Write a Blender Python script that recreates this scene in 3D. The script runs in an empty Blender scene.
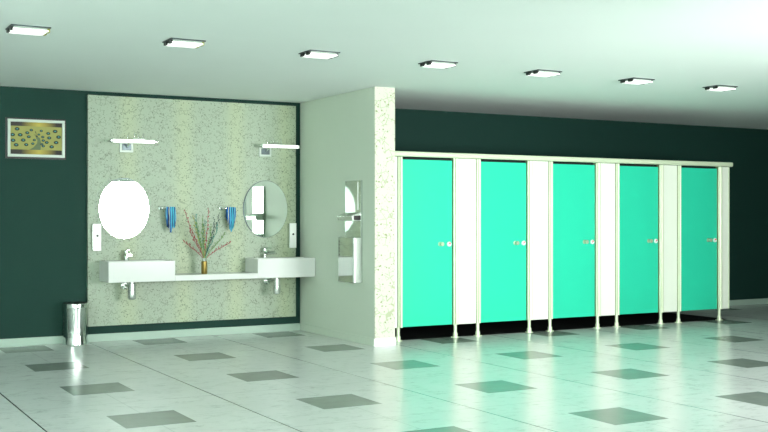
import bpy, bmesh, math, random
from mathutils import Vector, Matrix
random.seed(7)
C = bpy.context.scene.collection
PI = math.pi

# ---------------------------------------------------------------- materials
def lin(c):
    return tuple((x/12.92 if x <= .04045 else ((x+.055)/1.055)**2.4) for x in c)
def rgb(r, g, b):
    return lin((r/255, g/255, b/255)) + (1,)
def mat(name, col, rough=.5, metal=0, spec=.5, emit=0, ecol=None, noise=0, nscale=6):
    m = bpy.data.materials.new(name); m.use_nodes = True
    nt = m.node_tree; p = nt.nodes['Principled BSDF']
    p.inputs['Base Color'].default_value = col
    p.inputs['Roughness'].default_value = rough
    p.inputs['Metallic'].default_value = metal
    p.inputs['Specular IOR Level'].default_value = spec
    if emit:
        p.inputs['Emission Color'].default_value = ecol or col
        p.inputs['Emission Strength'].default_value = emit
    if noise:
        tc = nt.nodes.new('ShaderNodeTexCoord'); nz = nt.nodes.new('ShaderNodeTexNoise')
        nz.inputs['Scale'].default_value = nscale; nz.inputs['Detail'].default_value = 4
        nt.links.new(tc.outputs['Object'], nz.inputs['Vector'])
        mx = nt.nodes.new('ShaderNodeMix'); mx.data_type = 'RGBA'
        mx.inputs['A'].default_value = col
        mx.inputs['B'].default_value = tuple(c*(1-noise) for c in col[:3]) + (1,)
        nt.links.new(nz.outputs['Fac'], mx.inputs['Factor'])
        nt.links.new(mx.outputs['Result'], p.inputs['Base Color'])
    return m

class N:
    """small node-graph helper"""
    def __init__(s, m): s.nt = m.node_tree
    def node(s, t, **k):
        n = s.nt.nodes.new(t)
        for a, b in k.items(): setattr(n, a, b)
        return n
    def math(s, op, a, b=None, c=None):
        n = s.node('ShaderNodeMath', operation=op)
        for i, v in enumerate((a, b, c)):
            if v is None: continue
            if isinstance(v, (int, float)): n.inputs[i].default_value = v
            else: s.nt.links.new(v, n.inputs[i])
        return n.outputs[0]
    def mix(s, f, a, b):
        n = s.node('ShaderNodeMix', data_type='RGBA')
        for k, v in (('Factor', f), ('A', a), ('B', b)):
            if isinstance(v, (int, float, tuple)): n.inputs[k].default_value = v
            else: s.nt.links.new(v, n.inputs[k])
        return n.outputs['Result']
    def noise(s, vec, scale, detail=3, rough=.5):
        n = s.node('ShaderNodeTexNoise')
        n.inputs['Scale'].default_value = scale; n.inputs['Detail'].default_value = detail
        n.inputs['Roughness'].default_value = rough
        s.nt.links.new(vec, n.inputs['Vector']); return n.outputs['Fac']
    def link(s, a, b): s.nt.links.new(a, b)

# floor grid as measured: dark insets 1.415 x 1.43 m apart
FX0, FXP, FY0, FYP = 2.12, 1.397, 6.99, 1.43
def floor_material():
    m = mat('floor_tile', rgb(200, 208, 204), .22)
    n = N(m); p = m.node_tree.nodes['Principled BSDF']
    geo = n.node('ShaderNodeNewGeometry'); sp = n.node('ShaderNodeSeparateXYZ')
    n.link(geo.outputs['Position'], sp.inputs[0])
    def cell(v, o, per):   # signed distance to nearest grid centre
        q = n.math('DIVIDE', n.math('SUBTRACT', v, o), per)
        r = n.math('SUBTRACT', q, n.math('ROUND', q))
        return n.math('ABSOLUTE', n.math('MULTIPLY', r, per))
    dx = cell(sp.outputs[0], FX0, FXP); dy = cell(sp.outputs[1], FY0, FYP)
    inset = n.math('MULTIPLY', n.math('LESS_THAN', dx, .235), n.math('LESS_THAN', dy, .245))
    strong = n.math('GREATER_THAN', dx, FXP/2-.0055)
    weak = n.math('MAXIMUM', n.math('GREATER_THAN', dy, FYP/2-.004),
                  n.math('MAXIMUM', n.math('LESS_THAN', dx, .003), n.math('LESS_THAN', dy, .0015)))
    pos = geo.outputs['Position']
    big = n.noise(pos, 1.2, 6, .6); fine = n.noise(pos, 7, 8, .65)
    wv = n.node('ShaderNodeVectorMath', operation='MULTIPLY'); wv.inputs[1].default_value = (2.2, 7, 1)
    n.link(pos, wv.inputs[0])
    vn = n.noise(wv.outputs[0], 1.6, 8, .7)
    vein = n.math('SUBTRACT', 1, n.math('MINIMUM', n.math('MULTIPLY', n.math('ABSOLUTE', n.math('SUBTRACT', vn, .5)), 22), 1))
    vein = n.math('MULTIPLY', vein, n.math('MINIMUM', n.math('MAXIMUM', n.math('MULTIPLY', n.math('SUBTRACT', fine, .48), 5), 0), 1))
    base = n.mix(big, rgb(202, 210, 207), rgb(224, 230, 226))
    base = n.mix(n.math('MULTIPLY', vein, .65), base, rgb(122, 132, 124))
    dark = n.mix(fine, rgb(106, 118, 111), rgb(142, 151, 143))
    c = n.mix(n.math('MULTIPLY', weak, .35), base, rgb(90, 100, 96))
    c = n.mix(strong, c, rgb(58, 66, 62))
    c = n.mix(inset, c, dark)
    n.link(c, p.inputs['Base Color'])
    n.link(n.math('ADD', n.math('MULTIPLY', big, .06), n.math('ADD', .19, n.math('MULTIPLY', inset, .03))), p.inputs['Roughness'])
    p.inputs['Specular IOR Level'].default_value = .55
    return m

def speckle_material(name, base_col, dot_col, line_col, yellow_col, dens=1.0, amt=1.0):
    """pale wallpaper printed with small twigs and dots; pattern runs in object X/Z"""
    m = mat(name, base_col, .45)
    n = N(m); p = m.node_tree.nodes['Principled BSDF']
    geo = n.node('ShaderNodeNewGeometry'); sp = n.node('ShaderNodeSeparateXYZ')
    n.link(geo.outputs['Position'], sp.inputs[0])
    cb = n.node('ShaderNodeCombineXYZ'); n.link(sp.outputs[0], cb.inputs[0]); n.link(sp.outputs[2], cb.inputs[1])
    v = cb.outputs[0]
    def vor(scale, feature='F1', rnd=1):
        q = n.node('ShaderNodeTexVoronoi', feature=feature)
        q.inputs['Scale'].default_value = scale; q.inputs['Randomness'].default_value = rnd
        n.link(v, q.inputs['Vector']); return q
    a = vor(24*dens); b = vor(41*dens)
    dots = n.math('LESS_THAN', a.outputs['Distance'], .2)
    dots2 = n.math('MULTIPLY', n.math('LESS_THAN', b.outputs['Distance'], .2), .5)
    e = vor(17*dens, 'DISTANCE_TO_EDGE')
    nz = n.noise(v, 9*dens, 2)
    line = n.math('MULTIPLY', n.math('LESS_THAN', e.outputs['Distance'], .045), n.math('GREATER_THAN', nz, .5))
    # soft yellowish vertical bands every 0.33 m
    band = n.math('ADD', .5, n.math('MULTIPLY', .5, n.math('SINE', n.math('MULTIPLY', sp.outputs[0], 2*PI/.62))))
    band = n.math('POWER', band, 3)
    c = n.mix(n.math('MULTIPLY', band, .4), base_col, yellow_col)
    c = n.mix(n.math('MULTIPLY', line, .55*amt), c, line_col)
    c = n.mix(n.math('MULTIPLY', n.math('MAXIMUM', dots, dots2), .8*amt), c, dot_col)
    n.link(c, p.inputs['Base Color'])
    return m

M = {}
M['floor'] = floor_material()
M['ceiling'] = mat('ceiling_paint', rgb(230, 240, 236), .8, noise=.03, nscale=2)
M['dark'] = mat('dark_green_paint', rgb(27, 57, 50), .6, spec=.1, noise=.08, nscale=1.5)
M['pale'] = mat('pale_green_paint', rgb(206, 220, 204), .55, noise=.04, nscale=2)
M['white_wall'] = mat('white_paint', rgb(226, 234, 229), .7, noise=.03, nscale=2)
M['base'] = mat('baseboard_paint', rgb(160, 184, 170), .45, noise=.03, nscale=5)
M['base_white'] = mat('baseboard_white', rgb(240, 246, 240), .4, noise=.02, nscale=5)
M['panel'] = speckle_material('speckled_panel', rgb(148, 165, 145), rgb(60, 72, 50), rgb(90, 106, 84), rgb(172, 184, 140), 1.3, .8)
M['panel_white'] = speckle_material('speckled_cream', rgb(198, 203, 186), rgb(112, 126, 66), rgb(130, 142, 84), rgb(198, 206, 172), .85, 1.0)
M['door'] = mat('turquoise_laminate', rgb(44, 199, 162), .32, spec=.4, noise=.03, nscale=3)
M['lam'] = mat('white_laminate', rgb(232, 240, 226), .35, noise=.02, nscale=4)
M['alu'] = mat('pale_green_aluminium', rgb(214, 228, 198), .3, metal=.15, noise=.04, nscale=9)
M['groove'] = mat('green_groove', rgb(112, 132, 92), .4, noise=.05, nscale=9)
M['cab_shade'] = mat('shade_black_board', rgb(18, 24, 23), .8, noise=.1, nscale=3)  # near-black painted for the dimness inside the cubicles
M['floor_shade'] = mat('painted_floor_shade', rgb(20, 26, 25), .85, spec=.1, noise=.1, nscale=3)
M['chrome'] = mat('chrome', rgb(215, 222, 218), .1, metal=1, noise=.03, nscale=10)
M['satin'] = mat('satin_chrome', rgb(206, 214, 208), .24, metal=.85, noise=.03, nscale=10)
M['steel'] = mat('polished_steel', rgb(196, 204, 199), .06, metal=1, noise=.1, nscale=22)
M['steel_dark'] = mat('dark_steel', rgb(84, 96, 98), .3, metal=.9, noise=.1, nscale=20)
M['mirror'] = mat('mirror_silver', rgb(226, 234, 228), .01, metal=1, noise=.01)
M['ceramic'] = mat('white_ceramic', rgb(212, 218, 214), .12, noise=.01, nscale=3)
M['plastic'] = mat('white_plastic', rgb(240, 244, 240), .3, noise=.02, nscale=5)
M['knob'] = mat('knob_metal', rgb(206, 220, 190), .3, metal=.6, noise=.05, nscale=20)
M['black'] = mat('black_plastic', rgb(18, 22, 20), .4, noise=.1, nscale=20)
M['red'] = mat('red_indicator', rgb(214, 40, 50), .4, noise=.05, nscale=20)
M['gold'] = mat('brushed_brass', rgb(150, 130, 70), .3, metal=.85, noise=.2, nscale=40)
M['olive'] = mat('olive_reflection_clip', rgb(140, 142, 56), .35, metal=.6, noise=.1, nscale=30)  # olive tone painted in for a gold reflection on the end caps
M['lamp'] = mat('lit_lamp_glass', rgb(250, 255, 250), .3, emit=1.0, ecol=(1, 1, .98, 1), noise=.01)
M['tube'] = mat('lit_tube', rgb(250, 255, 250), .3, emit=1.0, ecol=(1, 1, .98, 1), noise=.01)
M['frame'] = mat('silver_white_frame', rgb(176, 190, 180), .35, metal=.2, noise=.05, nscale=15)

# ---------------------------------------------------------------- mesh helpers
def add_box(bm, x0, x1, y0, y1, z0, z1, mi=0):
    vs = [bm.verts.new((x, y, z)) for z in (z0, z1) for x, y in ((x0, y0), (x1, y0), (x1, y1), (x0, y1))]
    for f in ((3, 2, 1, 0), (4, 5, 6, 7), (0, 1, 5, 4), (1, 2, 6, 5), (2, 3, 7, 6), (3, 0, 4, 7)):
        fc = bm.faces.new([vs[i] for i in f]); fc.material_index = mi
def add_prism(bm, pts, axis, a, b, mi=0):
    """pts: 2-D outline (counter-clockwise) in the plane across `axis`, extruded from a to b"""
    def v(p, t):
        return {'x': (t, p[0], p[1]), 'y': (p[0], t, p[1]), 'z': (p[0], p[1], t)}[axis]
    A = [bm.verts.new(v(p, a)) for p in pts]; B = [bm.verts.new(v(p, b)) for p in pts]
    fs = [bm.faces.new(A), bm.faces.new(B[::-1])]
    k = len(pts)
    for i in range(k):
        fs.append(bm.faces.new((A[i], A[(i+1) % k], B[(i+1) % k], B[i])))
    for f in fs: f.material_index = mi
    return fs
def add_lathe(bm, prof, o=(0, 0, 0), d=(0, 0, 1), n=24, mi=0, smooth=True, cap=True):
    """prof: list of (radius, height along d)"""
    R = Vector((0, 0, 1)).rotation_difference(Vector(d)).to_matrix(); o = Vector(o)
    rings = []
    for r, h in prof:
        rings.append([bm.verts.new(o + R @ Vector((r*math.cos(2*PI*i/n), r*math.sin(2*PI*i/n), h))) for i in range(n)])
    for a, b in zip(rings, rings[1:]):
        for i in range(n):
            f = bm.faces.new((a[i], a[(i+1) % n], b[(i+1) % n], b[i])); f.smooth = smooth; f.material_index = mi
    if cap:
        f = bm.faces.new(rings[0][::-1]); f.material_index = mi
        f = bm.faces.new(rings[-1]); f.material_index = mi
def add_tube(bm, pts, r, n=8, mi=0, r1=None):
    pts = [Vector(p) for p in pts]; rings = []
    k = len(pts)
    for j, p in enumerate(pts):
        t = (pts[min(j+1, k-1)] - pts[max(j-1, 0)]).normalized()
        q = Vector((0, 0, 1)).rotation_difference(t)
        rr = r if r1 is None else r + (r1-r)*j/(k-1)
        rings.append([bm.verts.new(p + q @ Vector((rr*math.cos(2*PI*i/n), rr*math.sin(2*PI*i/n), 0))) for i in range(n)])
    for a, b in zip(rings, rings[1:]):
        for i in range(n):
            f = bm.faces.new((a[i], a[(i+1) % n], b[(i+1) % n], b[i])); f.smooth = True; f.material_index = mi
    bm.faces.new(rings[0][::-1]).material_index = mi; bm.faces.new(rings[-1]).material_index = mi
def obj(name, bm, m, parent=None, bevel=0, loc=None):
    """bm in world coordinates; stored relative to the parent's base"""
    bmesh.ops.recalc_face_normals(bm, faces=bm.faces)
    for e in bm.edges:
        if len(e.link_faces) == 2 and e.calc_face_angle(0) > .6: e.smooth = False
    me = bpy.data.meshes.new(name)
    off = Vector(loc) if loc is not None else Vector((0, 0, 0))
    if parent is not None:
        q = parent
        while q: off = off + q.location; q = q.parent
    bmesh.ops.translate(bm, verts=bm.verts, vec=-off)
    bm.to_mesh(me); bm.free()
    for k in (m if isinstance(m, (list, tuple)) else [m]): me.materials.append(k)
    o = bpy.data.objects.new(name, me); C.objects.link(o)
    if loc is not None: o.location = loc
    if parent is not None: o.parent = parent
    if bevel:
        b = o.modifiers.new('bevel', 'BEVEL'); b.width = bevel; b.segments = 3; b.limit_method = 'ANGLE'
        b.harden_normals = False
    return o
def box(name, b, m, parent=None, bevel=0, loc=None):
    bm = bmesh.new(); add_box(bm, *b); return obj(name, bm, m, parent, bevel, loc)
def tag(o, label, cat, group=None):
    o['label'] = label; o['category'] = cat
    if group: o['group'] = group
    return o
def thing(name, label, cat, loc, group=None):
    o = bpy.data.objects.new(name, None); C.objects.link(o)
    o.location = loc; o.empty_display_size = .1
    return tag(o, label, cat, group)
def struct(name, b, m, parent=None, bevel=0):
    o = box(name, b, m, parent, bevel); o['kind'] = 'structure'; return o

# ---------------------------------------------------------------- the room
H = 2.70; YB = 11.60; XL, XR, YN = -2.6, 15.5, -3.0
FWX, FWY = 4.15, 1.6            # the front wall with the window steps in to here
struct('floor', (XL, XR, YN, YB+.2, -.1, 0), M['floor'])
struct('ceiling', (XL, XR, YN, YB+.2, H, H+.1), M['ceiling'])
struct('wall_back', (XL, XR, YB, YB+.2, 0, H), M['dark'])
struct('wall_left', (XL-.2, XL, YN, YB+.2, 0, H), M['white_wall'])
struct('wall_right', (XR, XR+.2, FWY, YB+.2, 0, H), M['dark'])
struct('wall_behind', (XL, FWX, YN-.2, YN, 0, H), M['white_wall'])
struct('wall_return', (FWX, FWX+.2, YN, FWY, 0, H), M['white_wall'])
# front wall with its big window opening (outside the picture, it lights the room)
WX0, WX1, WZ0, WZ1 = 5.35, 8.05, .68, 2.1
bm = bmesh.new()
add_box(bm, FWX, WX0, FWY-.2, FWY, 0, H); add_box(bm, WX1, XR, FWY-.2, FWY, 0, H)
add_box(bm, WX0, WX1, FWY-.2, FWY, 0, WZ0); add_box(bm, WX0, WX1, FWY-.2, FWY, WZ1, H)
o = obj('wall_front', bm, M['white_wall']); o['kind'] = 'structure'
bm = bmesh.new()
for b in ((WX0, WX0+.05), (WX1-.05, WX1)):
    add_box(bm, b[0], b[1], FWY-.14, FWY+.015, WZ0, WZ1)
add_box(bm, WX0, WX1, FWY-.14, FWY+.015, WZ0, WZ0+.05); add_box(bm, WX0, WX1, FWY-.14, FWY+.015, WZ1-.05, WZ1)
o = obj('window_1', bm, M['plastic']); o['kind'] = 'structure'
o = struct('rear_fill_panel', (-1.95, 2.75, YN-.01, YN+.02, .5, 2.5), M['plastic'])  # invented panel behind the camera, backs the added fill light
t = thing('fill_trough', 'long white trough added for fill light on the left wall', 'lamp', (XL, 4.0, 2.34))  # invented fitting out of view, brightens the left of the ceiling
bm = bmesh.new(); add_prism(bm, [(XL, 2.34), (XL+.10, 2.35), (XL+.30, 2.39), (XL+.30, 2.40), (XL+.02, 2.40), (XL, 2.40)], 'y', .4, 7.6)
obj('trough', bm, M['plastic'], t)
# partition wall between wash area and cubicles
YS0 = 10.05
PX0, PX1, PY0 = 5.33, 5.572, 9.75
struct('wall_partition', (PX0, PX1, PY0+.012, YB, 0, H), M['pale'])
struct('trim_1', (PX0+.002, PX1, PY0, PY0+.012, 0, H), M['panel_white'])
# near-black sheet painted in for the shade on the cubicle floors
struct('cubicle_floor_shade', (PX1+.002, 10.80, YS0+.045, YB, -.01, .003), M['floor_shade'])
# skirting
struct('baseboard_back', (XL, PX0, YB-.018, YB, 0, .082), M['base'], bevel=.003)
struct('baseboard_right', (10.85, XR, YB-.018, YB, 0, .082), M['base'], bevel=.003)
struct('baseboard_partition', (PX0-.012, PX0, PY0+.01, YB-.018, 0, .082), M['pale'], bevel=.003)
struct('baseboard_front', (PX0-.012, PX1+.006, PY0-.014, PY0, 0, .082), M['base_white'], bevel=.003)

# speckled panel behind the basins
o = box('wall_panel', (2.815, 5.252, YB-.05, YB, .170, 2.655), M['panel'], bevel=.002)
tag(o, 'large pale green speckled panel fixed to the dark wall behind the basins', 'wall panel')
YP = YB-.05

# ---------------------------------------------------------------- oval mirrors
for nm, cx, lab in (('l', 3.20, 'oval wall mirror nearer the waste bin, reflecting plain white'),
                    ('r', 4.86, 'oval wall mirror beside the partition, reflecting the steel towel dispenser')):
    cz = 1.437
    t = thing('oval_mirror', lab, 'mirror', (cx, YP, cz-.33), 'oval mirrors over the basins')
    rx, rz, k = .272, .327, 72
    pts = [(cx+rx*math.cos(2*PI*i/k), cz+rz*math.sin(2*PI*i/k)) for i in range(k)]
    bm = bmesh.new(); add_prism(bm, pts, 'y', YP-.022, YP-.010)
    obj('glass', bm, M['mirror'], t)
    pts = [(cx+(rx+.005)*math.cos(2*PI*i/k), cz+(rz+.005)*math.sin(2*PI*i/k)) for i in range(k)]
    bm = bmesh.new(); add_prism(bm, pts, 'y', YP-.014, YP)
    obj('backing', bm, M['steel_dark'], t)

# ---------------------------------------------------------------- wall lamps over the mirrors
def wall_lamp(x0, x1, bx, label):
    y = YP-.14; z = 2.162
    t = thing('wall_lamp', label, 'lamp', (bx, YP, 2.05), 'tube lamps over the mirrors')
    bm = bmesh.new(); add_lathe(bm, [(.019, 0), (.019, x1-x0-.07)], (x0+.035, y, z), (1, 0, 0), 20)
    obj('tube', bm, M['tube'], t)
    for xx in (x0, x1-.035):
        bm = bmesh.new(); add_lathe(bm, [(.013, 0), (.02, .006), (.02, .029), (.013, .035)], (xx, y, z), (1, 0, 0), 20)
        obj('end_cap', bm, M['chrome'], t)
    bm = bmesh.new()
    # square wall plate with a raised rim
    add_box(bm, bx-.075, bx+.075, YP-.02, YP, 2.048, 2.152)
    obj('wall_plate', bm, M['frame'], t, .004)
    bm = bmesh.new(); add_box(bm, bx-.05, bx+.05, YP-.032, YP-.018, 2.07, 2.14)
    obj('plate_inset', bm, M['steel_dark'], t, .003)
    bm = bmesh.new(); add_tube(bm, [(bx, YP-.03, 2.11), (bx, YP-.08, 2.12), (bx, y, z-.012)], .012, 12)
    obj('arm', bm, M['chrome'], t)
    bm = bmesh.new()
    add_box(bm, bx+.04, bx+.17, y+.0, y+.02, z+.017, z+.03)
    for q in (.055, .10, .15):
        add_lathe(bm, [(.004, 0), (.004, .06 if q != .10 else .04)], (bx+q, y+.01, z+.028), (0, 0, 1), 8)
    add_lathe(bm, [(.004, 0), (.004, .045)], (bx-.02, y+.01, z+.015), (0, 0, 1), 8)
    obj('clamp', bm, M['chrome'], t)
wall_lamp(3.011, 3.536, 3.226, 'lit white tube lamp over the oval mirror nearer the framed picture')
wall_lamp(4.735, 5.252, 4.855, 'lit white tube lamp over the oval mirror next to the partition')

# ---------------------------------------------------------------- basins and shelf
YF = 11.17
def basin(x0, x1, label, tapx, spin, taplabel, br, group='box shaped wall basins'):
    z0, z1 = .655, .874
    t = thing('wash_basin', label, 'basin', ((x0+x1)/2, (YF+YP)/2, z0), group)
    bm = bmesh.new()
    # body: outer box with a sloping bowl let into the top
    w = .022
    o_ = [(x0, YF), (x1, YF), (x1, YP), (x0, YP)]
    i_ = [(x0+w, YF+w), (x1-w, YF+w), (x1-w, YP-.11), (x0+w, YP-.11)]
    b_ = [(x0+.09, YF+.07), (x1-.09, YF+.07), (x1-.09, YP-.15), (x0+.09, YP-.15)]
    A = [bm.verts.new((x, y, z0)) for x, y in o_]; B = [bm.verts.new((x, y, z1)) for x, y in o_]
    I = [bm.verts.new((x, y, z1)) for x, y in i_]; D = [bm.verts.new((x, y, z1-.13)) for x, y in b_]
    bm.faces.new(A[::-1])
    for i in range(4):
        j = (i+1) % 4
        bm.faces.new((A[i], A[j], B[j], B[i])); bm.faces.new((B[i], B[j], I[j], I[i])); bm.faces.new((I[i], I[j], D[j], D[i]))
    bm.faces.new(D)
    obj('bowl', bm, M['ceramic'], t, .004)
    cx, cy = (x0+x1)/2, (YF+YP)/2-.04
    bm = bmesh.new(); add_lathe(bm, [(.026, 0), (.026, .004), (.02, .006)], (cx, cy, z1-.131), (0, 0, 1), 20)
    obj('drain', bm, M['chrome'], t)
    # bottle trap under the basin
    tx = x0+.285; ty = 11.30
    bm = bmesh.new()
    add_lathe(bm, [(.024, .0), (.037, .006), (.043, .02), (.043, .085), (.046, .087), (.046, .098), (.041, .10), (.041, .172), (.03, .178), (.03, .20)],
              (tx, ty, .46), (0, 0, 1), 28)
    obj('bottle_trap', bm, M['satin'], t)
    bm = bmesh.new()
    add_tube(bm, [(tx, ty+.03, .603), (tx-.005, ty+.1, .603), (tx-.01, YP-.012, .603)], .017, 14)
    add_lathe(bm, [(.045, 0), (.045, .006), (.03, .014)], (tx-.01, YP, .603), (0, -1, 0), 24)
    obj('waste_pipe', bm, M['chrome'], t)
    # tap
    f = thing('basin_tap', taplabel, 'tap', (tapx, 11.49, z1), 'chrome basin taps')
    Ry = Matrix.Translation((tapx, 11.49, z1)) @ Matrix.Rotation(spin, 4, 'Z')
    def part(name, fn):
        bm = bmesh.new(); fn(bm); bmesh.ops.transform(bm, matrix=Ry, verts=bm.verts); obj(name, bm, M['chrome'], f)
    part('body', lambda b: add_lathe(b, [(.03, 0), (.03, .006), (br, .01), (br, .07)], (0, 0, 0), (0, 0, 1), 24))
    part('spout', lambda b: add_prism(b, [(-.03, .045), (.03, .045), (.03, .068), (.022, .076), (-.022, .076), (-.03, .068)], 'y', -.115, .02))
    part('lever', lambda b: (add_lathe(b, [(.02, 0), (.026, .004), (.026, .026), (.02, .032)], (0, 0, .079), (0, 0, 1), 24),
                             add_box(b, -.012, .012, -.085, .01, .108, .117)))
    return t
basin(2.935, 3.655, 'white box basin nearer the waste bin, dark in shade on its left side', 3.212, 0,
      'chrome tap facing forward on the basin nearer the waste bin', .027)
basin(4.612, 5.325, 'white box basin touching the pale partition wall', 4.83, PI/2,
      'chrome tap turned sideways on the basin touching the partition', .015)
o = box('shelf', (3.656, 4.611, YF, YP, .655, .715), M['ceramic'], bevel=.003)
tag(o, 'long white slab shelf spanning between the two basins', 'shelf')

# ---------------------------------------------------------------- soap dispensers
def soap(x0, x1, label):
    t = thing('soap_dispenser', label, 'soap dispenser', ((x0+x1)/2, YP, .982), 'soap dispensers at the panel edges')
    box('housing', (x0-.004, x1+.004, YP-.055, YP, .985, 1.268), M['steel'], t, .004)
    box('cover', (x0, x1, YP-.068, YP-.054, .982, 1.272), M['plastic'], t, .003)
    bm = bmesh.new(); add_lathe(bm, [(.012, 0), (.012, .004), (.009, .006)], ((x0+x1)/2, YP-.068, 1.143), (0, -1, 0), 18)
    obj('button', bm, M['black'], t)
soap(2.856, 2.940, 'slim white soap dispenser on the speckled panel edge above the waste bin')
soap(5.146, 5.228, 'slim shaded soap dispenser on the panel edge next to the partition')

# ---------------------------------------------------------------- towel rails and towels
def towel_material(seed):
    m = mat('towel_stripes', rgb(60, 130, 180), .9); n = N(m); p = m.node_tree.nodes['Principled BSDF']
    tc = n.node('ShaderNodeTexCoord'); sp = n.node('ShaderNodeSeparateXYZ'); n.link(tc.outputs['Object'], sp.inputs[0])
    w = n.noise(tc.outputs['Object'], 10, 1)
    x = n.math('ADD', sp.outputs[0], n.math('MULTIPLY', w, .02))
    r = n.node('ShaderNodeValToRGB'); r.color_ramp.interpolation = 'CONSTANT'
    cols = [(0, (70, 170, 190)), (.14, (34, 74, 130)), (.26, (110, 180, 205)), (.36, (30, 105, 175)), (.5, (26, 40, 70)),
            (.58, (196, 200, 168)), (.66, (36, 96, 160)), (.78, (80, 168, 196)), (.92, (40, 80, 120))]
    e = r.color_ramp.elements
    e[0].position, e[0].color = 0, rgb(*cols[0][1]); e[1].position, e[1].color = cols[1][0], rgb(*cols[1][1])
    for q, c in cols[2:]:
        k = e.new(q); k.color = rgb(*c)
    f = n.math('FRACT', n.math('MULTIPLY', n.math('ADD', x, .06 + seed), 9.5))
    n.link(f, r.inputs[0]); n.link(r.outputs[0], p.inputs['Base Color'])
    return m
def towel(x0, x1, lab1, lab2, seed):
    z = 1.443; yb = YP-.10; cx = (x0+x1)/2+.022
    t = thing('towel_rail', lab1, 'towel rail', ((x0+x1)/2, YP, z-.02), 'small chrome towel rails')
    bm = bmesh.new(); add_lathe(bm, [(.009, 0), (.011, .004), (.011, x1-x0-.004), (.009, x1-x0)], (x0, yb, z), (1, 0, 0), 16)
    obj('bar', bm, M['chrome'], t)
    for xx in (x0+.02, x1-.02):
        bm = bmesh.new(); add_lathe(bm, [(.02, 0), (.02, .006), (.009, .01), (.009, YP-yb)], (xx, YP, z), (0, -1, 0), 16)
        obj('bracket', bm, M['chrome'], t)
    # towel: draped over the bar, pleated and drawn together to points
    rnd = random.Random(seed*100)
    bm = bmesh.new(); nu = 40; k = 26
    path = []
    L = .285
    for j in range(k+1):
        s = j/k
        path.append(s)
    rows = []
    hw = .052
    tips = lambda u: .78 + .22*abs(math.sin(u*7+seed)) - .25*(abs(u-.52)*2)**2
    for side in (1, -1):       # front leaf then back leaf
        rr = []
        for j in range(k+1):
            s = j/k; row = []
            for i in range(nu+1):
                u = i/nu
                w = hw*(1 + .12*s - .42*max(0, s-.55)/.45)
                pl = .008*math.sin(u*2*PI*4.3 + seed + s*1.5)*min(1, .25+s*1.6)
                ln = L*tips(u)*(1 if side > 0 else .93)
                zz = z + .0125 - ln*s if s > 0 else z+.0135
                yy = yb - side*(.014 if s > .03 else .006) - side*.004*s + pl*(side if side > 0 else -1)
                if side < 0: yy = max(yy, yb+.013) if s > .03 else yy
                else: yy = min(yy, yb-.013) if s > .03 else yy
                row.append(bm.verts.new((cx + (u-.5)*2*w + .006*s*math.sin(seed*3+u*5), yy, zz)))
            rr.append(row)
        rows.append(rr)
    for rr in rows:
        for a, b in zip(rr, rr[1:]):
            for i in range(nu): bm.faces.new((a[i], a[i+1], b[i+1], b[i])).smooth = True
    a, b = rows[0][0], rows[1][0]
    for i in range(nu): bm.faces.new((a[i], b[i], b[i+1], a[i+1])).smooth = True
    o = obj('hand_towel', bm, towel_material(seed*.013), loc=(cx, yb, z))
    sol = o.modifiers.new('thickness', 'SOLIDIFY'); sol.thickness = .002
    tag(o, lab2, 'towel', 'blue hand towels')
towel(3.585, 3.755, 'chrome towel rail between the white-filled oval mirror and the twig vase',
      'blue striped hand towel hanging left of the twig vase', 1)
towel(4.292, 4.460, 'chrome towel rail between the twig vase and the mirror near the partition',
      'blue striped hand towel hanging right of the twig vase', 2)

# ---------------------------------------------------------------- vase with twigs
vx, vy, vz = 4.040, 11.33, .715
t = thing('vase', 'slim brass coloured vase standing on the white shelf', 'vase', (vx, vy, vz))
bm = bmesh.new(); add_lathe(bm, [(.032, 0), (.034, .004), (.034, .136), (.031, .140)], (vx, vy, vz), (0, 0, 1), 28)
obj('body', bm, M['gold'], t)
bm = bmesh.new()
add_lathe(bm, [(.031, .140), (.024, .146), (.024, .158), (.03, .170), (.03, .175), (.022, .175), (.018, .146)], (vx, vy, vz), (0, 0, 1), 28, cap=False)
obj('neck', bm, M['chrome'], t)
tw_cols = {'red': mat('red_twig', rgb(150, 52, 60), .6, noise=.2, nscale=40), 'green': mat('green_twig', rgb(92, 134, 62), .6, noise=.2, nscale=40),
           'teal': mat('teal_twig', rgb(36, 120, 104), .6, noise=.2, nscale=40), 'dark green': mat('dark_twig', rgb(28, 62, 52), .6, noise=.2, nscale=40),
           'olive': mat('olive_twig', rgb(140, 150, 70), .6, noise=.2, nscale=40)}
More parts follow.
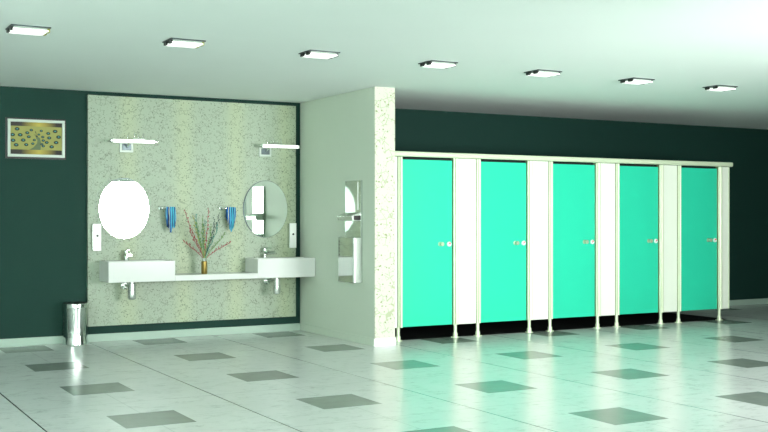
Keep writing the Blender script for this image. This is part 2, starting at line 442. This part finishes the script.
def twig(color, dx, dz, bend, label, bead=.0068):
    """stem from the vase mouth to (dx, dz) with side shoots and small buds"""
    rnd = random.Random(int((dx+3)*1000) + int(dz*777))
    bm = bmesh.new()
    dx *= .8; dz -= .04
    p0 = Vector((vx, vy, vz+.13)); dy = rnd.uniform(-.07, .07)
    tip = Vector((vx+dx, vy+dy, vz+.16+dz)); mid = p0 + (tip-p0)*.62 + Vector((bend*.7, 0, abs(bend)*.5))
    q = Vector((vx+dx*.08, vy+dy*.05, vz+.20+dz*.12))
    P = []
    for j in range(15):
        s = j/14
        P.append((1-s)**3*p0 + 3*(1-s)**2*s*q + 3*(1-s)*s*s*(mid*1.0) + s**3*tip)
    ph = rnd.uniform(0, 6)
    for j in range(3, 15): P[j] += Vector((.0035*math.sin(j*1.7+ph), .003*math.cos(j*1.3+ph), 0))
    add_tube(bm, P, .0038, 6, r1=.0022)
    def bud(c, r):
        add_lathe(bm, [(.001, -r), (r*.8, -r*.5), (r, 0), (r*.7, r*.6), (.001, r)], c, (rnd.uniform(-.5, .5), 0, 1), 7)
    for j in [4, 5, 6, 6, 7, 7, 8, 8, 9, 9, 10, 10, 11, 11, 12, 12, 13, 14]:
        tdir = (P[min(j+1, 14)] - P[j-1]).normalized()
        sd = Vector((rnd.choice((-1, 1))*rnd.uniform(.4, 1), rnd.uniform(-.4, .4), rnd.uniform(.5, 1.2))).normalized()
        ln = rnd.uniform(.014, .034)
        e = P[j] + (sd+tdir).normalized()*ln
        add_tube(bm, [P[j], (P[j]+e)/2 + Vector((0, 0, .002)), e], .002, 5)
        bud(e, bead*rnd.uniform(.7, 1.1))
    bud(P[-1], bead)
    bm.normal_update()
    o = obj('twig', bm, tw_cols[color], loc=(vx, vy, vz+.13))
    tag(o, label, 'twig', 'twigs in the brass vase')
for a in (
    ('red', -.29, .24, -.05, 'drooping red twig reaching furthest left from the vase'),
    ('red', -.20, .36, -.05, 'red budded twig leaning left above the drooping one'),
    ('red', -.27, .56, -.07, 'tall thin twig ending leftmost and high with a red bud'),
    ('olive', -.17, .50, -.05, 'olive twig leaning left among the red tipped twigs'),
    ('green', -.13, .44, -.05, 'bright green twig leaning slightly left'),
    ('teal', -.13, .52, -.07, 'teal twig arching left of the middle of the bunch'),
    ('green', -.05, .49, -.04, 'green twig standing just left of the middle'),
    ('olive', -.01, .40, .02, 'short olive twig in the middle of the bunch'),
    ('teal', .02, .46, -.04, 'teal twig curving up in the middle of the bunch'),
    ('red', .05, .58, .03, 'tallest red twig rising right of the middle'),
    ('green', .08, .40, .04, 'shorter green twig leaning slightly right'),
    ('dark green', .15, .48, .06, 'dark green twig leaning right below the tallest tips'),
    ('dark green', .23, .53, .06, 'dark tall twig leaning furthest right toward the towel'),
    ('teal', .19, .42, .07, 'teal twig leaning right beneath the dark tall one'),
    ('green', .27, .32, .06, 'pale green twig spreading low to the right'),
    ('red', .34, .215, .09, 'long red twig bending low and furthest right'),
): twig(*a)

# ---------------------------------------------------------------- combined steel dispenser on the partition
t = thing('towel_dispenser', 'polished steel paper towel dispenser and waste unit on the pale partition', 'dispenser', (PX0, 10.2, .645))
y0, y1 = 10.02, 10.385
box('back_plate', (PX0-.022, PX0, y0, y1, .648, 1.735), M['steel'], t, .003)
box('lower_box', (5.215, PX0-.02, y0, y1-.02, .645, 1.128), M['steel'], t, .006)
bm = bmesh.new()      # rounded satin front cover facing the cubicles end
pts = [(PX0-.022, y0+.004), (PX0-.022, y0-.010)] + [(5.236-.016*math.sin(PI/2*i/8), y0+.006-.016*math.cos(PI/2*i/8)) for i in range(9)] + [(5.220, y0+.05), (5.226, y0+.05)]
add_prism(bm, pts, 'z', .65, 1.123)
obj('waste_flap', bm, M['satin'], t)
bm = bmesh.new()
add_prism(bm, [(PX0-.022, 1.300), (5.220, 1.305), (5.205, 1.355), (PX0-.022, 1.395)][::-1], 'y', y0+.015, y1-.01)
obj('towel_slot', bm, M['satin'], t, .004)
box('slot_mouth', (5.232, PX0-.022, y0+.012, y0+.016, 1.312, 1.36), M['black'], t)
bm = bmesh.new()
for i in range(5): add_box(bm, 5.213, 5.216, y1-.055, y1-.035, .93+i*.035, .95+i*.035)
obj('vent_slots', bm, M['black'], t)
box('edge_strip', (PX0-.026, PX0-.021, y0+.055, y0+.075, 1.42, 1.72), M['plastic'], t, .001)  # white strip standing in for a bright reflected line on the plate

# ---------------------------------------------------------------- waste bin
bx, by = 2.655, 11.43
t = thing('waste_bin', 'shiny cylindrical steel waste bin on the floor against the dark wall', 'bin', (bx, by, 0))
bm = bmesh.new(); add_lathe(bm, [(.128, 0), (.134, .008), (.132, .03), (.124, .07), (.120, .16), (.121, .25), (.128, .35), (.131, .385)], (bx, by, .002), (0, 0, 1), 48)
obj('body', bm, M['chrome'], t)
bm = bmesh.new(); add_lathe(bm, [(.131, .385), (.136, .39), (.136, .422), (.134, .432), (.128, .436), (.118, .40)], (bx, by, .002), (0, 0, 1), 48, cap=False)
obj('rim', bm, M['chrome'], t)
bm = bmesh.new(); add_lathe(bm, [(.119, .386), (.125, .430), (.122, .441), (.09, .444)], (bx, by, .002), (0, 0, 1), 40)
obj('lid', bm, M['black'], t)
bm = bmesh.new()
for j in range(18):
    for i in range(36):
        a = 2*PI*i/36 + (j % 2)*PI/36; zz = .09+j*.0145
        r = .1265 - .0045*math.sin((zz-.05)/.33*PI)
        c = Vector((bx+r*math.cos(a), by+r*math.sin(a), zz)); s = .0045
        tx_ = Vector((-math.sin(a), math.cos(a), 0))*s; up = Vector((0, 0, s)); rd = Vector((math.cos(a), math.sin(a), 0))*.0018
        bm.faces.new([bm.verts.new(c+rd+q) for q in (-tx_, up, tx_, -up)])
obj('perforation', bm, M['steel_dark'], t)
bpy.data.objects['perforation']['kind'] = 'stuff'

# ---------------------------------------------------------------- framed peacock picture
gold_bg = mat('painted_gold', rgb(150, 152, 78), .6, noise=.25, nscale=14)
def band_material():
    m = mat('painted_bands', rgb(30, 28, 14), .6); n = N(m); p = m.node_tree.nodes['Principled BSDF']
    tc = n.node('ShaderNodeTexCoord'); sp = n.node('ShaderNodeSeparateXYZ'); n.link(tc.outputs['Generated'], sp.inputs[0])
    d = n.math('ABSOLUTE', n.math('SUBTRACT', sp.outputs[0], .55))
    f = n.math('SUBTRACT', 1, n.math('MINIMUM', n.math('MULTIPLY', d, 2.9), 1))
    n.link(n.mix(f, rgb(24, 20, 12), rgb(176, 160, 66)), p.inputs['Base Color']); return m
t = thing('framed_picture', 'small framed peacock picture hanging on the dark green wall', 'picture', (2.29, YB, 1.97))
x0, x1, z0, z1 = 1.995, 2.577, 1.972, 2.365; yf = YB-.03
bm = bmesh.new(); fw = .029
add_box(bm, x0, x1, yf, YB-.005, z0, z0+fw); add_box(bm, x0, x1, yf, YB-.005, z1-fw, z1)
add_box(bm, x0, x0+fw, yf, YB-.005, z0+fw, z1-fw); add_box(bm, x1-fw, x1, yf, YB-.005, z0+fw, z1-fw)
obj('frame', bm, M['frame'], t, .004)
box('backing', (x0-.018, x1+.014, YB-.012, YB, z0-.018, z1+.014), M['black'], t)
ix0, ix1, iz0, iz1 = x0+fw, x1-fw, z0+fw, z1-fw
yc = YB-.016
bm = bmesh.new(); add_box(bm, ix0, ix1, yc, YB-.012, iz0, iz1)
ins = [M['black'], gold_bg, mat('painted_teal', rgb(40, 150, 150), .6, noise=.1, nscale=30), mat('painted_black', rgb(16, 30, 24), .6, noise=.1, nscale=30),
       mat('painted_grey_green', rgb(92, 112, 76), .6, noise=.4, nscale=40)]
obj('canvas', bm, band_material(), t)
bm = bmesh.new(); add_box(bm, ix0, ix1, yc-.001, yc+.001, iz0+.048, iz1-.042, 1)
def flat(pts, y, mi):
    f = bm.faces.new([bm.verts.new((a, y, b)) for a, b in pts]); f.material_index = mi
def ell(cx, cz, rx, rz, y, mi, k=14): flat([(cx+rx*math.cos(2*PI*i/k), cz+rz*math.sin(2*PI*i/k)) for i in range(k)], y, mi)
# eyes of the tail read from the picture, in 0..1 of the canvas
eyes = [(.12, .87), (.40, .84), (.60, .82), (.88, .82), (.32, .72), (.55, .66), (.74, .72), (.03, .62), (.18, .62), (.35, .55), (.63, .56), (.76, .53), (.95, .58),
        (.04, .38), (.24, .40), (.46, .42), (.64, .41), (.71, .33), (.90, .34), (.10, .19), (.30, .21), (.43, .26), (.61, .25), (.64, .17), (.81, .15)]
gx, gz0, gz1 = ix1-ix0, iz0+.048, iz1-.042
for u, v in eyes:
    s = .55+.45*min(1, abs(u-.53)*3.2)
    ell(ix0+gx*u*.97+.006, gz0+(gz1-gz0)*v, .025*s, .018*s, yc-.0025, 3); ell(ix0+gx*u*.97+.007, gz0+(gz1-gz0)*v+.001, .009*s, .0062*s, yc-.0035, 2)
zz = lambda v: gz0+(gz1-gz0)*v; xx = lambda u: ix0+gx*u
flat([(xx(.36), zz(.0)), (xx(.58), zz(.0)), (xx(.59), zz(.3)), (xx(.57), zz(.5)), (xx(.53), zz(.56)), (xx(.50), zz(.6)), (xx(.49), zz(.5)), (xx(.52), zz(.42)), (xx(.51), zz(.28)), (xx(.44), zz(.10))], yc-.0025, 4)
ell(xx(.505), zz(.58), .011, .010, yc-.003, 3); flat([(xx(.49), zz(.6)), (xx(.445), zz(.66)), (xx(.49), zz(.64))], yc-.003, 3)
flat([(xx(.505), zz(.62)), (xx(.47), zz(.78)), (xx(.49), zz(.79))], yc-.003, 3)
o = obj('peacock', bm, ins, t)

# ---------------------------------------------------------------- ceiling lights
order = ['leftmost square ceiling light, above the framed picture', 'second square ceiling light from the left end of the row',
         'third square ceiling light from the left, before the partition', 'middle square ceiling light, right of the partition top',
         'fifth square ceiling light from the left end of the row', 'sixth ceiling light, second from the right end',
         'rightmost square ceiling light, above the last turquoise door']
def ceiling_light(x, y, label, clip, s=.13):
    t = thing('ceiling_light', label, 'ceiling light', (x, y, H), 'square ceiling lights in a row')
    w = .100
    box('mounting_plate', (x-s-.008, x+s+.008, y-w-.012, y+w+.012, H-.009, H), M['steel_dark'], t, .002)
    box('housing', (x-s*.88, x+s*.88, y-w*.9, y+w*.9, H-.022, H-.008), M['frame'], t, .002)
    box('diffuser', (x-s*.93, x+s*.93, y-w, y+w, H-.032, H-.022), M['lamp'], t, .003)
    for sx, mt in ((-1, 'black'), (1, clip)):
        for sy in (-.55, .55):
            box('clip', (x+sx*s*.97-.009, x+sx*s*.97+.009, y+sy*w-.028, y+sy*w+.028, H-.034, H-.008), M[mt], t, .002)
for i, lab in enumerate(order):
    ceiling_light(1.508+1.161*i, 7.93+.014*i, lab, 'olive' if i < 2 else 'black')

# ---------------------------------------------------------------- toilet cubicles
YS = 10.05
ords = ['first turquoise door cubicle, against the speckled partition end', 'second turquoise door cubicle from the partition',
        'middle one of the five turquoise door cubicles', 'fourth turquoise door cubicle from the partition',
        'last turquoise door cubicle at the far open end of the row']
DW = .654; PIT = 1.0235
def foot(x, t):
    bm = bmesh.new()
    add_lathe(bm, [(.048, .0), (.048, .007), (.028, .009), (.026, .052), (.019, .054), (.019, .150)], (x, YS+.005, 0), (0, 0, 1), 20)
    obj('foot', bm, M['alu'], t)
def post(x0, x1, t, two=True):
    """extruded post: two rounded ribs with a groove between"""
    bm = bmesh.new(); z0, z1 = .145, 1.997; w = x1-x0
    add_box(bm, x0, x1, YS-.012, YS+.04, z0, z1, 1)
    ribs = ((0, .28), (.42, 1)) if two else ((.0, .30), (.46, 1))
    for a, b in ribs:
        xa, xb = x0+w*a, x0+w*b; r = (xb-xa)/2; c = (xa+xb)/2
        pts = [(c-r*math.cos(PI*i/10), YS-.012-.016*math.sin(PI*i/10)) for i in range(11)]
        add_prism(bm, pts, 'z', z0, z1, 0)
    obj('post', bm, [M['alu'], M['groove']], t)
for i in range(5):
    d0 = 5.829+PIT*i; d1 = d0+DW; last = i == 4; pw = .142 if last else .240
    t = thing('toilet_cubicle', ords[i], 'toilet cubicle', (d0+DW/2, YS, 0), 'toilet cubicles in a row')
    if i == 0:
        box('side_filler', (PX1+.002, d0-.058, YS-.002, YS+.02, .145, 1.997), M['lam'], t, .001)
        box('side_panel', (PX1+.002, PX1+.02, YS+.02, YB-.004, .145, 1.975), M['cab_shade'], t)
        foot(5.785, t)
    post(d0-.056, d0, t, False)
    if i: foot(d0-.029, t)
    dr = box('door', (d0+.004, d1-.004, YS+.004, YS+.024, .147, 1.972), M['door'], t, .0015)
    kx = d0+.490; kz = 1.045; yd = YS+.004
    bm = bmesh.new()
    add_lathe(bm, [(.024, 0), (.024, .006), (.012, .01), (.012, .03), (.021, .036), (.023, .045), (.023, .056), (.019, .061)], (kx, yd, kz), (0, -1, 0), 24)
    obj('knob', bm, [M['knob']], dr)
    bm = bmesh.new(); lx = d0+.608
    add_lathe(bm, [(.027, 0), (.027, .012), (.022, .017)], (lx, yd, kz-.002), (0, -1, 0), 24)
    obj('lock_disc', bm, M['plastic'], dr)
    bm = bmesh.new()
    add_box(bm, lx-.012, lx+.016, yd-.0195, yd-.016, kz+.002, kz+.015)
    obj('lock_indicator', bm, M['red'], dr)
    bm = bmesh.new(); add_box(bm, lx-.012, lx-.004, yd-.0185, yd-.016, kz-.013, kz-.002)
    obj('lock_slot', bm, M['black'], dr)
    post(d1, d1+.072, t)
    e = d1+.072
    box('filler_panel', (e, e+pw, YS-.002, YS+.02, .145, 1.997), M['lam'], t, .001)
    if last:
        box('edge_strip', (e+pw-.022, e+pw, YS-.008, YS+.026, .145, 1.997), M['alu'], t, .003)
        box('side_panel', (e+pw-.02, e+pw, YS+.026, YB-.004, .145, 1.99), M['lam'], t)
        box('inner_side_panel', (e+pw-.032, e+pw-.021, YS+.03, YB-.004, .145, 1.975), M['cab_shade'], t)
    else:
        box('side_panel', (e+pw-.020, e+pw-.002, YS+.02, YB-.004, .145, 1.975), M['cab_shade'], t)
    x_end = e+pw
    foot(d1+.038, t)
    # added unseen dark cover blocking light, level with the tops of the dividers
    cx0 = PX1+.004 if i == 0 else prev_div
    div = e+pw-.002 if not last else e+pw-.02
    box('lid', (cx0+.001, div-.001, YS+.028, YB-.004, 1.978, 1.992), M['cab_shade'], t)
    prev_div = div
bm = bmesh.new(); cz, cy = 2.030, YS-.004
pts = [(cy-.03*abs(math.cos(a))**.6*(1 if math.cos(a) > 0 else -1), cz+.029*abs(math.sin(a))**.6*(1 if math.sin(a) > 0 else -1)) for a in [2*PI*i/24+.01 for i in range(24)]]
add_prism(bm, pts, 'x', PX1+.002, x_end+.035)
o = obj('head_rail', bm, M['alu'], bevel=0)
for f in o.data.polygons: f.use_smooth = len(f.vertices) == 4
tag(o, 'long pale green rail running along the tops of the turquoise door cubicles', 'rail')

# ---------------------------------------------------------------- light
def area(name, loc, rot, sx, sy, power, col=(1, 1, 1), spread=PI):
    l = bpy.data.lights.new(name, 'AREA'); l.shape = 'RECTANGLE'; l.size = sx; l.size_y = sy
    l.energy = power; l.color = col; l.spread = spread
    o = bpy.data.objects.new(name, l); C.objects.link(o); o.location = loc; o.rotation_euler = rot; return o
area('window_daylight', ((WX0+WX1)/2, FWY-.1, (WZ0+WZ1)/2), (PI/2, 0, -.07), WX1-WX0-.1, WZ1-WZ0-.1, 170, (1, 1, .98), 1.55)
# added fill light behind the camera, out of view
area('rear_fill_light', (.4, YN+.06, 1.5), (PI/2, 0, 0), 4.6, 1.9, 450, (1, 1, .99))
# added fill light in the unseen trough on the left wall
area('left_fill_light', (XL+.16, 4.0, 2.42), (PI, 0, 0), .16, 7.0, 880, (1, 1, .99))
w = bpy.data.worlds.new('world'); bpy.context.scene.world = w; w.use_nodes = True
w.node_tree.nodes['Background'].inputs[0].default_value = (.92, 1, .97, 1)
w.node_tree.nodes['Background'].inputs[1].default_value = .3

# ---------------------------------------------------------------- camera
cam = bpy.data.cameras.new('camera'); co = bpy.data.objects.new('camera', cam); C.objects.link(co)
co.location = (0, 0, 1.35); co.rotation_euler = (PI/2, 0, -math.atan(597/1070))
cam.sensor_width = 36; cam.lens = 36*1070/768; cam.shift_y = .5/768; cam.clip_start = .05
sc = bpy.context.scene; sc.camera = co
sc.view_settings.view_transform = 'Standard'; sc.view_settings.look = 'None'
sc.view_settings.gamma = 1; sc.view_settings.exposure = 0; sc.view_settings.use_curve_mapping = False
sc.cycles.max_bounces = 10; sc.cycles.diffuse_bounces = 5; sc.cycles.glossy_bounces = 5
sc.cycles.use_denoising = True
